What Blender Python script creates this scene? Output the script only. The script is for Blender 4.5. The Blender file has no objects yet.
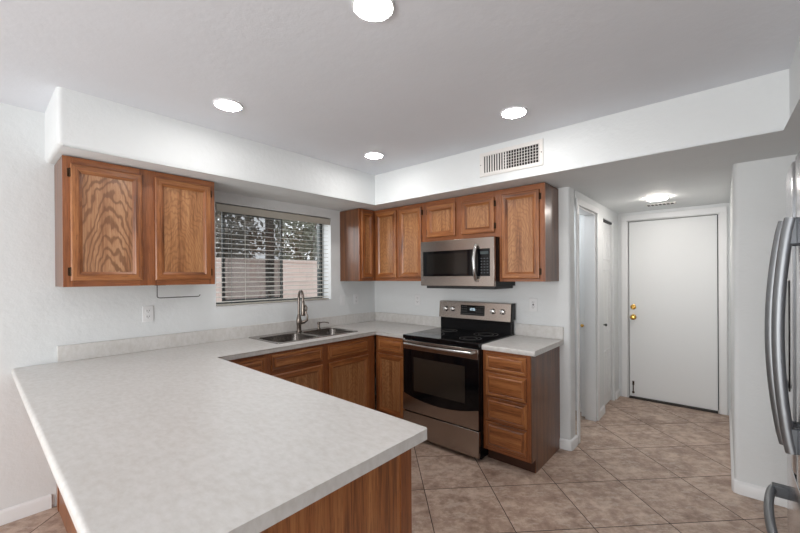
import bpy, bmesh, math, random
from mathutils import Vector, Matrix
PI = math.pi
SC = bpy.context.scene
COL = SC.collection

# ------------------------------------------------------------------ camera
cam_data = bpy.data.cameras.new('camera')
cam = bpy.data.objects.new('camera', cam_data); COL.objects.link(cam)
FPX = 372.84
cam_data.sensor_width = 36.0
cam_data.lens = FPX * 36.0 / 800.0
cam_data.shift_y = (276.86 - 266.5) / 800.0
cam_data.clip_start = 0.05
yaw, pitch, roll = math.radians(41.039), math.radians(-0.124), math.radians(-0.392)
Fv = Vector((-math.sin(yaw)*math.cos(pitch), math.cos(yaw)*math.cos(pitch), math.sin(pitch)))
Rv = Vector((math.cos(yaw), math.sin(yaw), 0)); Uv = Rv.cross(Fv)
R2 = Rv*math.cos(roll) + Uv*math.sin(roll); U2 = -Rv*math.sin(roll) + Uv*math.cos(roll)
M = Matrix((R2, U2, -Fv)).transposed().to_4x4(); M.translation = Vector((3.206, -3.216, 1.443))
cam.matrix_world = M
SC.camera = cam

# ------------------------------------------------------------------ world, light, exposure
SC.view_settings.view_transform = 'Standard'
SC.view_settings.look = 'None'
SC.view_settings.gamma = 1.0
SC.view_settings.use_curve_mapping = False
SC.view_settings.exposure = 0.58
SKY_STRENGTH = 1.0
LAMP = 52.0            # emission of the recessed lamp lenses
HALL_LAMP = 62.0
world = bpy.data.worlds.new('sky'); SC.world = world; world.use_nodes = True
wn = world.node_tree.nodes; wl = world.node_tree.links
bg = wn['Background']; bg.inputs[0].default_value = (0.90, 0.95, 1.0, 1); bg.inputs[1].default_value = SKY_STRENGTH

def area(name, loc, aim, sx, sy, power, color=(1, 1, 1)):
    d = bpy.data.lights.new(name, 'AREA'); d.shape = 'RECTANGLE'; d.size = sx; d.size_y = sy
    d.energy = power; d.color = color
    o = bpy.data.objects.new(name, d); COL.objects.link(o); o.location = loc
    o.rotation_euler = (Vector(aim) - Vector(loc)).to_track_quat('-Z', 'Y').to_euler()
    return o
# added fill as from guessed patio doors behind the camera, and daylight through the sink window
area('rear_fill', (2.2, -6.55, 1.2), (2.2, 0, 3.8), 2.6, 2.0, 92, (1.0, 0.99, 0.97))
area('side_room_fill', (1.75, 0.55, 2.1), (2.1, 0.7, 0.8), 0.3, 0.3, 3, (0.95, 0.98, 1.0))  # added fill lamp without a fixture, brightens the closet opening
area('window_daylight', (-0.75, -1.27, 2.1), (0.6, -1.27, 1.3), 1.3, 1.0, 13, (0.93, 0.97, 1.0))

# ------------------------------------------------------------------ material helpers
class NT:
    def __init__(s, name):
        s.m = bpy.data.materials.new(name); s.m.use_nodes = True
        s.t = s.m.node_tree; s.b = s.t.nodes['Principled BSDF']
    def n(s, kind, **kw):
        x = s.t.nodes.new(kind)
        for k, v in kw.items(): setattr(x, k, v)
        return x
    def l(s, a, b): s.t.links.new(a, b)
    def set(s, **kw):
        for k, v in kw.items():
            s.b.inputs[k.replace('_', ' ')].default_value = v
    def math(s, op, a, b=None, c=None):
        x = s.n('ShaderNodeMath', operation=op)
        for i, v in enumerate((a, b, c)):
            if v is None: continue
            if isinstance(v, (int, float)): x.inputs[i].default_value = v
            else: s.l(v, x.inputs[i])
        return x.outputs[0]
    def comb(s, a, b, c):
        x = s.n('ShaderNodeCombineXYZ')
        for i, v in enumerate((a, b, c)):
            if isinstance(v, (int, float)): x.inputs[i].default_value = v
            else: s.l(v, x.inputs[i])
        return x.outputs[0]
    def noise(s, vec, scale, detail=3, rough=0.5):
        x = s.n('ShaderNodeTexNoise'); x.inputs['Scale'].default_value = scale
        x.inputs['Detail'].default_value = detail; x.inputs['Roughness'].default_value = rough
        if vec is not None: s.l(vec, x.inputs['Vector'])
        return x.outputs['Fac']
    def ramp(s, fac, stops):
        x = s.n('ShaderNodeValToRGB'); e = x.color_ramp.elements
        while len(e) < len(stops): e.new(0.5)
        for i, (p, c) in enumerate(stops):
            e[i].position = p; e[i].color = (*c, 1)
        s.l(fac, x.inputs[0]); return x.outputs[0]
    def mix(s, fac, a, b, mode='MIX'):
        x = s.n('ShaderNodeMix', data_type='RGBA', blend_type=mode)
        if isinstance(fac, (int, float)): x.inputs[0].default_value = fac
        else: s.l(fac, x.inputs[0])
        for i, v in ((6, a), (7, b)):
            if isinstance(v, tuple): x.inputs[i].default_value = (*v, 1)
            else: s.l(v, x.inputs[i])
        return x.outputs[2]
    def bump(s, h, strength=0.2, dist=0.01):
        x = s.n('ShaderNodeBump'); x.inputs['Strength'].default_value = strength
        x.inputs['Distance'].default_value = dist
        s.l(h, x.inputs['Height']); s.l(x.outputs[0], s.b.inputs['Normal'])
def srgb(r, g, b):
    f = lambda c: (c/255/12.92) if c/255 <= 0.04045 else ((c/255+0.055)/1.055)**2.4
    return (f(r), f(g), f(b))
def simple(name, col, rough=0.5, metal=0.0, **kw):
    t = NT(name); t.set(Base_Color=(*col, 1), Roughness=rough, Metallic=metal)
    for k, v in kw.items(): t.set(**{k: v})
    return t.m

def drywall(name, col, k=1.0):
    t = NT(name); tc = t.n('ShaderNodeTexCoord').outputs['Object']
    n1 = t.noise(tc, 26, 3, 0.55); n2 = t.noise(tc, 7, 2); n3 = t.noise(tc, 90, 2)
    h = t.math('ADD', t.math('MULTIPLY', n1, 1.0), t.math('MULTIPLY', n3, 0.25))
    h = t.math('ADD', h, t.math('MULTIPLY', n2, 1.0))
    t.bump(h, 0.16*k, 0.012)
    v = t.ramp(n2, [(0.3, tuple(c*0.985 for c in col)), (0.7, col)])
    t.l(v, t.b.inputs['Base Color']); t.set(Roughness=0.62)
    return t.m
def oak(name, light, mid, dark, figure=0.0, freq=75, gloss=0.34):
    t = NT(name); uv = t.n('ShaderNodeUVMap').outputs[0]
    sep = t.n('ShaderNodeSeparateXYZ'); t.l(uv, sep.inputs[0]); u, v = sep.outputs[0], sep.outputs[1]
    rnd = t.n('ShaderNodeObjectInfo').outputs['Random']; seed = t.math('MULTIPLY', rnd, 37.0)
    fine = t.noise(t.comb(t.math('MULTIPLY', u, 150), t.math('MULTIPLY', v, 5), seed), 1, 3, 0.6)
    med = t.noise(t.comb(t.math('MULTIPLY', u, 22), t.math('MULTIPLY', v, 1.1), seed), 1, 3, 0.6)
    wide = t.noise(t.comb(t.math('MULTIPLY', u, 5), t.math('MULTIPLY', v, 1.4), seed), 1, 2)
    pore = t.noise(t.comb(t.math('MULTIPLY', u, 330), t.math('MULTIPLY', v, 14), seed), 1, 1)
    f = t.math('ADD', t.math('MULTIPLY', fine, 0.35), t.math('MULTIPLY', med, 0.65))
    c = t.ramp(f, [(0.36, dark), (0.48, mid), (0.64, light)])
    c = t.mix(t.math('MULTIPLY', t.math('GREATER_THAN', pore, 0.60), 0.42), c, dark)
    if figure > 0:
        uo = t.math('ADD', u, t.math('MULTIPLY', t.math('SUBTRACT', rnd, 0.5), 0.10))
        uo = t.math('ADD', uo, t.math('MULTIPLY', t.math('SUBTRACT', t.noise(t.comb(t.math('MULTIPLY', u, 9), t.math('MULTIPLY', v, 3.2), seed), 1, 2), 0.5), 0.11))
        vv = t.math('ADD', t.math('MULTIPLY', v, 0.20), t.math('ADD', 0.11, t.math('MULTIPLY', rnd, 0.08)))
        vv = t.math('ADD', vv, t.math('MULTIPLY', t.math('SUBTRACT', t.noise(t.comb(t.math('MULTIPLY', u, 16), t.math('MULTIPLY', v, 7), seed), 1, 2), 0.5), 0.045))
        r = t.math('SQRT', t.math('ADD', t.math('MULTIPLY', uo, uo), t.math('MULTIPLY', vv, vv)))
        s = t.math('SINE', t.math('MULTIPLY', r, freq*6.283))
        rag = t.math('ADD', s, t.math('MULTIPLY', t.math('SUBTRACT', fine, 0.5), 1.6))
        band = t.ramp(t.math('MULTIPLY_ADD', rag, 0.5, 0.5), [(0.10, (1, 1, 1)), (0.45, (0.15,)*3), (0.9, (0, 0, 0))])
        c = t.mix(t.math('MULTIPLY', band, figure), c, tuple(x*0.72 for x in dark))
    t.l(c, t.b.inputs['Base Color']); t.set(Roughness=gloss)
    t.b.inputs['Coat Weight'].default_value = 0.25; t.b.inputs['Coat Roughness'].default_value = 0.18
    t.bump(fine, 0.06, 0.002)
    return t.m

M_WALL = drywall('painted_drywall', srgb(221, 224, 225), 1.25)
M_CEIL = drywall('painted_ceiling', srgb(225, 228, 234), 0.6)
M_TRIM = simple('white_gloss_paint', srgb(228, 229, 230), 0.35)
M_DOOR = simple('white_door_paint', srgb(226, 228, 229), 0.42)
L_, M_, D_ = srgb(176, 118, 70), srgb(146, 88, 47), srgb(92, 50, 25)
M_OAK = oak('honey_oak', L_, M_, D_)
M_OAKP = oak('honey_oak_panel', srgb(186, 136, 92), srgb(166, 114, 72), srgb(122, 76, 44), 0.35, 100)
M_OAKB = oak('honey_oak_bold_panel', srgb(186, 142, 106), srgb(172, 126, 90), srgb(134, 88, 58), 0.8, 62)
M_FRAME = oak('honey_oak_face_frame', srgb(156, 96, 56), srgb(134, 78, 43), srgb(102, 56, 30))
M_SIDE = oak('oak_shaded_side', srgb(126, 80, 48), srgb(106, 64, 37), srgb(80, 47, 26), 0.15, 60, 0.36)  # oak darkened for cabinet sides, their shade put into the colour
M_TOE = simple('dark_toe_kick', srgb(70, 42, 28), 0.7)

def tile():
    t = NT('slate_look_floor_tile'); tc = t.n('ShaderNodeTexCoord').outputs['Object']
    mp = t.n('ShaderNodeMapping'); t.l(tc, mp.inputs[0])
    mp.inputs['Rotation'].default_value = (0, 0, -PI/4); mp.inputs['Location'].default_value = (-0.777, 2.043, 0)
    br = t.n('ShaderNodeTexBrick', offset=0.0, squash=1.0); t.l(mp.outputs[0], br.inputs['Vector'])
    br.inputs['Scale'].default_value = 1.0; br.inputs['Brick Width'].default_value = 0.457
    br.inputs['Row Height'].default_value = 0.457; br.inputs['Mortar Size'].default_value = 0.0028
    br.inputs['Mortar Smooth'].default_value = 0.2; br.inputs['Bias'].default_value = 0.0
    br.inputs['Color1'].default_value = (0.0, 0.0, 0.0, 1); br.inputs['Color2'].default_value = (1, 1, 1, 1)
    shift = t.n('ShaderNodeVectorMath', operation='MULTIPLY_ADD')
    t.l(br.outputs['Color'], shift.inputs[0]); shift.inputs[1].default_value = (7.3, 3.1, 5.7); t.l(mp.outputs[0], shift.inputs[2])
    v = shift.outputs[0]
    big = t.noise(v, 4.5, 8, 0.68); mid = t.noise(v, 17, 6, 0.7); 
    st = t.n('ShaderNodeMapping'); t.l(v, st.inputs[0]); st.inputs['Scale'].default_value = (7, 15, 7)
    st.inputs['Rotation'].default_value = (0, 0, 0.5)
    vein = t.noise(st.outputs[0], 1.0, 9, 0.78)
    f = t.math('ADD', t.math('MULTIPLY', big, 0.5), t.math('MULTIPLY', mid, 0.5))
    c = t.ramp(f, [(0.37, srgb(134, 110, 96)), (0.50, srgb(172, 148, 132)), (0.60, srgb(200, 178, 162))])
    vm = t.ramp(vein, [(0.50, (0, 0, 0)), (0.60, (1, 1, 1))])
    c = t.mix(t.math('MULTIPLY', vm, 0.50), c, srgb(216, 200, 186))
    c = t.mix(br.outputs['Fac'], c, srgb(52, 42, 38))
    t.l(c, t.b.inputs['Base Color'])
    t.l(t.math('MULTIPLY_ADD', br.outputs['Fac'], 0.4, t.math('MULTIPLY_ADD', mid, 0.25, 0.32)), t.b.inputs['Roughness'])
    t.bump(t.math('ADD', t.math('MULTIPLY', br.outputs['Fac'], -1.0), t.math('MULTIPLY', vein, 0.35)), 0.25, 0.004)
    return t.m
M_TILE = tile()
def laminate():
    t = NT('mottled_laminate'); tc = t.n('ShaderNodeTexCoord').outputs['Object']
    mp = t.n('ShaderNodeMapping'); t.l(tc, mp.inputs[0]); mp.inputs['Scale'].default_value = (1.0, 1.7, 1.0)
    a = t.noise(mp.outputs[0], 26, 4, 0.6); b = t.noise(mp.outputs[0], 5, 3); 
    f = t.math('ADD', t.math('MULTIPLY', a, 0.75), t.math('MULTIPLY', b, 0.25))
    c = t.ramp(f, [(0.36, srgb(200, 197, 193)), (0.50, srgb(207, 205, 202)), (0.62, srgb(213, 211, 209))])
    t.l(c, t.b.inputs['Base Color']); t.set(Roughness=0.38); return t.m
M_LAM = laminate()
def steel(name, col, rough, axis):
    t = NT(name); tc = t.n('ShaderNodeTexCoord').outputs['Object']
    mp = t.n('ShaderNodeMapping'); t.l(tc, mp.inputs[0]); mp.inputs['Scale'].default_value = {'x': (2, 300, 300), 'z': (300, 300, 2), 'y': (300, 2, 300)}[axis]
    n = t.noise(mp.outputs[0], 1, 2)
    t.l(t.math('MULTIPLY_ADD', n, 0.04, rough), t.b.inputs['Roughness'])
    t.set(Base_Color=(*col, 1), Metallic=1.0); return t.m
M_SS = steel('brushed_steel', srgb(172, 161, 153), 0.22, 'x')
M_SSF = steel('brushed_steel_fridge', srgb(200, 200, 206), 0.14, 'y')
M_SINK = steel('satin_steel_sink', srgb(150, 145, 141), 0.2, 'y')
M_NICKEL = simple('brushed_nickel', srgb(128, 118, 111), 0.27, 1.0)
M_HANDLE = simple('polished_steel_handle', srgb(205, 203, 201), 0.22, 1.0)
M_GREYMETAL = simple('grey_fridge_handle', srgb(132, 135, 138), 0.42, 0.85)
M_BRACKET = simple('dark_grey_bracket', srgb(78, 82, 86), 0.35, 0.3)
M_BRASS = simple('brass', srgb(214, 172, 92), 0.22, 1.0)
M_BLACKG = simple('black_glass', (0.004, 0.004, 0.005), 0.06, 0.0, Specular_IOR_Level=0.32)
M_BLACK = simple('black_enamel', (0.006, 0.006, 0.007), 0.22, 0.0, Specular_IOR_Level=0.18)
M_DARKPL = simple('dark_plastic', (0.02, 0.02, 0.022), 0.45)
M_HINGE = simple('antique_hinge', srgb(60, 42, 26), 0.4, 0.7)
M_PLATE = simple('white_plastic_plate', srgb(226, 227, 228), 0.35)
M_SLOT = simple('dark_slot', srgb(40, 40, 42), 0.6)
M_BLIND = simple('cream_blind_vinyl', srgb(184, 180, 170), 0.5)
M_CORD = simple('white_cord', srgb(210, 210, 205), 0.8)
M_TAPE = simple('grey_ladder_tape', srgb(120, 126, 124), 0.8)
M_ALU = simple('dark_window_frame', srgb(58, 64, 64), 0.5, 0.3)
M_VENT = simple('white_vent_metal', srgb(224, 221, 218), 0.45)
M_VENTIN = simple('dark_duct', srgb(22, 20, 19), 0.9)
M_WIRE = simple('dark_wire', srgb(92, 92, 94), 0.35, 0.9)
M_GREYT = simple('grey_mark', srgb(120, 118, 116), 0.4)
M_WHITEM = simple('pale_mark', srgb(200, 205, 210), 0.4)
def emis(name, col, strength):
    t = NT(name); t.set(Base_Color=(*col, 1)); t.b.inputs['Emission Color'].default_value = (*col, 1)
    t.b.inputs['Emission Strength'].default_value = strength; return t.m
M_LAMP = emis('lamp_lens', (1.0, 0.98, 0.955), LAMP)
M_HLAMP = emis('hall_lamp_lens', (1.0, 0.93, 0.86), HALL_LAMP)
M_DIGIT = emis('clock_digits', (0.75, 0.9, 1.0), 0.6)
def glass():
    t = NT('window_glass'); t.t.nodes.remove(t.b)
    out = [n for n in t.t.nodes if n.type == 'OUTPUT_MATERIAL'][0]
    tr = t.n('ShaderNodeBsdfTransparent'); gl = t.n('ShaderNodeBsdfGlossy'); gl.inputs['Roughness'].default_value = 0.02
    mx = t.n('ShaderNodeMixShader'); mx.inputs[0].default_value = 0.06
    t.l(tr.outputs[0], mx.inputs[1]); t.l(gl.outputs[0], mx.inputs[2]); t.l(mx.outputs[0], out.inputs[0]); return t.m
M_GLASS = glass()
def screen():
    t = NT('insect_screen'); t.t.nodes.remove(t.b)
    out = [n for n in t.t.nodes if n.type == 'OUTPUT_MATERIAL'][0]
    tr = t.n('ShaderNodeBsdfTransparent'); df = t.n('ShaderNodeBsdfDiffuse'); df.inputs[0].default_value = (0.10, 0.11, 0.11, 1)
    mx = t.n('ShaderNodeMixShader'); mx.inputs[0].default_value = 0.36
    t.l(tr.outputs[0], mx.inputs[1]); t.l(df.outputs[0], mx.inputs[2]); t.l(mx.outputs[0], out.inputs[0]); return t.m
M_SCREEN = screen()

# ------------------------------------------------------------------ mesh helpers
T_ID = lambda a, z, w: (a, w, z)
def T_WIN(face):  return lambda a, z, w: (face + w, a, z)         # on the window wall, looking towards +x
def T_RNG(face):  return lambda a, z, w: (a, face - w, z)         # on the range wall, looking towards -y

class MB:
    """collects geometry in world space; uv = (across grain, along grain)"""
    def __init__(s, T=None):
        s.v = []; s.f = []; s.uv = []; s.T = T
    def add(s, pts, faces, uvs):
        n = len(s.v); s.v += pts
        for f, u in zip(faces, uvs): s.f.append([n+i for i in f]); s.uv.append(u)
    def box(s, lo, hi, g='z'):
        (x0, y0, z0), (x1, y1, z1) = lo, hi
        x0, x1 = sorted((x0, x1)); y0, y1 = sorted((y0, y1)); z0, z1 = sorted((z0, z1))
        p = [(x0, y0, z0), (x1, y0, z0), (x1, y1, z0), (x0, y1, z0), (x0, y0, z1), (x1, y0, z1), (x1, y1, z1), (x0, y1, z1)]
        fs = [(0, 3, 2, 1), (4, 5, 6, 7), (0, 1, 5, 4), (2, 3, 7, 6), (1, 2, 6, 5), (3, 0, 4, 7)]
        gi = 'xyz'.index(g); uvs = []
        cx = [(x0+x1)/2, (y0+y1)/2, (z0+z1)/2]
        for f in fs:
            q = []
            for i in f:
                c = [p[i][k]-cx[k] for k in range(3)]; o = [k for k in range(3) if k != gi]
                q.append((c[o[0]] + c[o[1]], c[gi]))
            uvs.append(q)
        s.add(p, fs, uvs); return s
    def lbox(s, a0, a1, z0, z1, w0, w1, g='z'):
        """box in the local frame of a wall: a along the wall, z up, w out of it; g: 'a' or 'z'"""
        P = [s.T(a0, z0, w0), s.T(a1, z1, w1)]
        ax = 'z'
        if g == 'a': ax = 'x' if abs(s.T(1, 0, 0)[0]-s.T(0, 0, 0)[0]) > 0.5 else 'y'
        return s.box(P[0], P[1], ax)
    def ringframe(s, a0, a1, z0, z1, prof, cap=False, capg='z'):
        """nested rectangular rings (inset, w): mitred frame with its grain along each side"""
        rings = []
        for ins, w in prof:
            rings.append([(a0+ins, z0+ins, w), (a1-ins, z0+ins, w), (a1-ins, z1-ins, w), (a0+ins, z1-ins, w)])
        for r0, r1 in zip(rings, rings[1:]):
            for k in range(4):
                q = [r0[k], r0[(k+1) % 4], r1[(k+1) % 4], r1[k]]
                if k % 2 == 0: uv = [(p[1]+p[2]*0.7-z0, p[0]-a0) for p in q]
                else: uv = [(p[0]+p[2]*0.7-a0, p[1]-z0) for p in q]
                s.add([s.T(*p) for p in q], [(0, 1, 2, 3)], [uv])
        if cap:
            q = rings[-1]; ac = (a0+a1)/2; zc = (z0+z1)/2
            uv = [(p[0]-ac, p[1]-zc) if capg == 'z' else (p[1]-zc, p[0]-ac) for p in q]
            s.add([s.T(*p) for p in q], [(0, 1, 2, 3)], [uv])
        return s
    def loft(s, rings, cap0=True, cap1=True, closed=True):
        n = len(rings[0]); pts = [p for r in rings for p in r]; fs = []
        for i in range(len(rings)-1):
            for k in range(n if closed else n-1):
                fs.append((i*n+k, i*n+(k+1) % n, (i+1)*n+(k+1) % n, (i+1)*n+k))
        if cap0: fs.append(tuple(range(n))[::-1])
        if cap1: fs.append(tuple((len(rings)-1)*n+k for k in range(n)))
        s.add(pts, fs, [[(pts[i][0]+pts[i][1], pts[i][2]) for i in f] for f in fs]); return s
    def tube(s, path, r, n=12, sx=1.0, sy=1.0):
        path = [Vector(p) for p in path]; rings = []
        rr = r if isinstance(r, (list, tuple)) else [r]*len(path)
        t0 = (path[1]-path[0]).normalized(); up = Vector((0, 0, 1)) if abs(t0.z) < 0.9 else Vector((0, 1, 0))
        nrm = (up - t0*up.dot(t0)).normalized()
        for i, p in enumerate(path):
            t = (path[min(i+1, len(path)-1)] - path[max(i-1, 0)]).normalized()
            nrm = (nrm - t*nrm.dot(t)).normalized(); bn = t.cross(nrm)
            rings.append([tuple(p + (nrm*math.cos(2*PI*k/n)*sx + bn*math.sin(2*PI*k/n)*sy)*rr[i]) for k in range(n)])
        return s.loft(rings)
    def lathe(s, prof, c, axis='z', n=24):
        """prof: (radius, height along axis)"""
        c = Vector(c); A = {'x': Vector((1, 0, 0)), 'y': Vector((0, 1, 0)), 'z': Vector((0, 0, 1)),
                            '-x': Vector((-1, 0, 0)), '-y': Vector((0, -1, 0)), '-z': Vector((0, 0, -1))}[axis]
        u = Vector((0, 0, 1)) if abs(A.z) < .5 else Vector((1, 0, 0)); w = A.cross(u)
        rings = [[tuple(c + A*h + (u*math.cos(2*PI*k/n) + w*math.sin(2*PI*k/n))*max(r, 1e-4)) for k in range(n)] for r, h in prof]
        return s.loft(rings)
    def prism(s, poly, f0, f1):
        """poly: 2-D points; f0/f1 map a 2-D point to 3-D"""
        return s.loft([[f0(p) for p in poly], [f1(p) for p in poly]])
def origin_of(parent):
    o = Vector((0, 0, 0))
    while parent is not None: o += parent.location; parent = parent.parent
    return o
def obj(name, mb, mat, parent=None, bev=0.0, seg=2, smooth=False, structure=False, origin=None):
    if parent is not None: off = origin_of(parent)
    elif origin is not None: off = Vector(origin)
    elif structure: off = Vector((0, 0, 0))
    else:
        xs, ys, zs = zip(*mb.v); off = Vector(((min(xs)+max(xs))/2, (min(ys)+max(ys))/2, min(zs)))
    me = bpy.data.meshes.new(name)
    me.from_pydata([tuple(Vector(p)-off) for p in mb.v], [], mb.f)
    ul = me.uv_layers.new(name='UVMap'); i = 0
    flat = [c for u in mb.uv for q in u for c in q]
    ul.data.foreach_set('uv', flat)
    bm = bmesh.new(); bm.from_mesh(me)
    bmesh.ops.remove_doubles(bm, verts=bm.verts, dist=1e-5)
    bmesh.ops.recalc_face_normals(bm, faces=bm.faces)
    bm.to_mesh(me); bm.free()
    mats = mat if isinstance(mat, list) else [mat]
    for m in mats: me.materials.append(m)
    o = bpy.data.objects.new(name, me); COL.objects.link(o)
    if parent is None: o.location = off
    else: o.parent = parent
    if bev:
        b = o.modifiers.new('bevel', 'BEVEL'); b.width = bev; b.segments = seg; b.limit_method = 'ANGLE'; b.angle_limit = math.radians(40)
        b.harden_normals = False
    if smooth or bev:
        for p in me.polygons: p.use_smooth = True
        try:
            me.set_sharp_from_angle(angle=math.radians(35 if not bev else 50))
        except Exception: pass
    if structure: o['kind'] = 'structure'
    return o
def thing(name, loc, label, cat, group=None):
    o = bpy.data.objects.new(name, None); COL.objects.link(o); o.location = loc; o.empty_display_size = 0.1
    tag(o, label, cat, group); return o
def tag(o, label, cat, group=None):
    o['label'] = label; o['category'] = cat
    if group: o['group'] = group
    return o
def dup(root, loc, label):
    r = root.copy(); COL.objects.link(r); r.location = loc; r['label'] = label
    for ch in list(root.children):
        c = ch.copy(); COL.objects.link(c); c.parent = r
        for g in list(ch.children):
            d = g.copy(); COL.objects.link(d); d.parent = c
    return r
def bake(o, cutter=None):
    dg = bpy.context.evaluated_depsgraph_get(); dg.update()
    me = bpy.data.meshes.new_from_object(o.evaluated_get(dg))
    o.modifiers.clear(); o.data = me

ZC, ZS = 2.478, 2.166            # ceiling, soffit underside
SW, SR = 0.505, 0.495            # soffit depths
CT = 0.908                       # counter top
# ------------------------------------------------------------------ structure
def sbox(name, boxes, mat, bev=0.0, seg=3):
    mb = MB()
    for lo, hi in boxes: mb.box(lo, hi)
    return obj(name, mb, mat, structure=True, bev=bev, seg=seg)
sbox('floor', [((-0.2, -6.9, -0.06), (4.35, 2.0, 0))], M_TILE)
sbox('ceiling', [((-0.2, -6.6, ZC), (4.35, 2.0, ZC+0.1))], M_CEIL)
WY0, WY1, WZ0, WZ1 = -1.877, -0.667, 1.187, 2.072
WT = 0.22
sbox('wall_left', [((-WT, -6.4, 0), (0, WY0, ZC)), ((-WT, WY1, 0), (0, 1.15, ZC)),
                   ((-WT, WY0, 0), (0, WY1, WZ0)), ((-WT, WY0, WZ1), (0, WY1, ZC))], M_WALL)
def rounded_wall(name, lo, hi, corners, mat, r=0.022):
    """a wall block whose named vertical corners (sx, sy) have a bullnose"""
    (x0, y0, z0), (x1, y1, z1) = lo, hi; pts = []
    for sx, sy in ((0, 0), (1, 0), (1, 1), (0, 1)):
        x = (x0, x1)[sx]; y = (y0, y1)[sy]
        if (sx, sy) in corners:
            cx = x + (r if sx == 0 else -r); cy = y + (r if sy == 0 else -r)
            a0 = {(0, 0): 180, (1, 0): 270, (1, 1): 0, (0, 1): 90}[(sx, sy)]
            for k in range(7):
                a = math.radians(a0 + 15*k); pts.append((cx+r*math.cos(a), cy+r*math.sin(a)))
        else: pts.append((x, y))
    mb = MB(); mb.prism(pts, lambda p: (p[0], p[1], z0), lambda p: (p[0], p[1], z1))
    return obj(name, mb, mat, structure=True, smooth=True)
rounded_wall('wall_back', (0, 0, 0), (2.25, 0.15, ZS), [(1, 0), (1, 1)], M_WALL)
rounded_wall('wall_right', (3.25, 0.08, 0), (4.35, 2.0, ZS), [(0, 0)], M_WALL, 0.03)
sbox('wall_hall_end', [((2.15, 1.84, 0), (2.335, 2.0, ZS)), ((3.175, 1.84, 0), (3.25, 2.0, ZS)), ((2.335, 1.84, 2.075), (3.175, 2.0, ZS))], M_WALL)
sbox('wall_hall_left', [((2.15, 0.15, 2.045), (2.25, 0.825, ZS)), ((2.15, 0.825, 0), (2.25, 1.12, ZS)),
                        ((2.15, 1.12, 2.035), (2.25, 1.60, ZS)), ((2.15, 1.60, 0), (2.25, 1.84, ZS))], M_WALL)
sbox('wall_closet', [((1.2, 0.15, 0), (1.25, 1.05, ZS)), ((1.25, 1.0, 0), (2.15, 1.05, ZS)), ((1.95, 1.05, 0), (2.0, 1.95, ZS)), ((2.0, 1.84, 0), (2.15, 1.95, ZS))], M_WALL)
sbox('wall_fridge_side', [((4.2, -6.4, 0), (4.35, 0.08, ZC))], M_WALL)
sbox('wall_rear', [((0, -6.4, 0), (0.9, -6.25, ZC)), ((3.5, -6.4, 0), (4.2, -6.25, ZC)), ((0.9, -6.4, 2.1), (3.5, -6.25, ZC))], M_WALL)

def soffit():
    pts = [(0, -2.91), (SW, -2.91), (SW, -SR), (3.457, -SR), (3.457, -2.6), (4.2, -2.6), (4.2, 1.95), (4.35, 1.95), (4.35, 2.0), (0, 2.0)]
    bm = bmesh.new()
    lo = [bm.verts.new((x, y, ZS)) for x, y in pts]; hi = [bm.verts.new((x, y, ZC)) for x, y in pts]
    n = len(pts); bm.faces.new(lo[::-1]); bm.faces.new(hi)
    for k in range(n): bm.faces.new((lo[k], lo[(k+1) % n], hi[(k+1) % n], hi[k]))
    bm.edges.ensure_lookup_table(); sel = []
    expo = {(0, 1), (1, 2), (2, 3), (3, 4), (4, 5)}
    for e in bm.edges:
        a, b = e.verts
        ia = lo.index(a) if a in lo else None; ib = lo.index(b) if b in lo else None
        if ia is not None and ib is not None and ((ia, ib) in expo or (ib, ia) in expo): sel.append(e)
        elif (ia == 1 and b is hi[1]) or (ib == 1 and a is hi[1]): sel.append(e)
        elif (ia == 4 and b is hi[4]) or (ib == 4 and a is hi[4]): sel.append(e)
    bmesh.ops.bevel(bm, geom=sel, offset=0.024, segments=5, profile=0.5, affect='EDGES')
    bmesh.ops.recalc_face_normals(bm, faces=bm.faces)
    me = bpy.data.meshes.new('wall_soffit'); bm.to_mesh(me); bm.free()
    for p in me.polygons: p.use_smooth = True
    me.set_sharp_from_angle(angle=math.radians(40))
    me.materials.append(M_WALL)
    o = bpy.data.objects.new('wall_soffit', me); COL.objects.link(o); o['kind'] = 'structure'
soffit()

def baseboard(name, runs, h=0.085, t=0.014):
    """runs: list of polylines of floor points; board stands to the left of the direction of travel"""
    mb = MB()
    prof = [(0, 0), (t, 0), (t, h-0.018), (t*0.6, h-0.006), (0, h)]
    for run in runs:
        P = [Vector(p) for p in run]; rings = []
        for i, p in enumerate(P):
            ds = []
            if i > 0: ds.append((P[i]-P[i-1]).normalized())
            if i < len(P)-1: ds.append((P[i+1]-P[i]).normalized())
            ns = [Vector((-d.y, d.x)) for d in ds]; nn = sum(ns, Vector((0, 0))); nn = nn / max(nn.dot(ns[0]), 0.3)
            rings.append([(p.x+nn.x*a, p.y+nn.y*a, z+0.001) for a, z in prof])
        mb.loft(rings)
    return obj(name, mb, M_TRIM, structure=True, smooth=True)
baseboard('baseboard_left', [[(0, -2.895), (0, -6.2)]])
baseboard('baseboard_column', [[(2.25, 0.15), (2.25, 0.02), (2.245, 0.006), (2.23, 0.0), (2.162, 0.0)]])
baseboard('baseboard_right', [[(4.19, 0.08), (3.28, 0.08), (3.258, 0.088), (3.25, 0.11), (3.25, 1.82)]])
baseboard('baseboard_hall', [[(2.25, 1.11), (2.25, 0.90)], [(2.25, 1.835), (2.25, 1.665)]])
baseboard('baseboard_closet', [[(2.145, 1.0), (1.26, 1.0)]])

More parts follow.
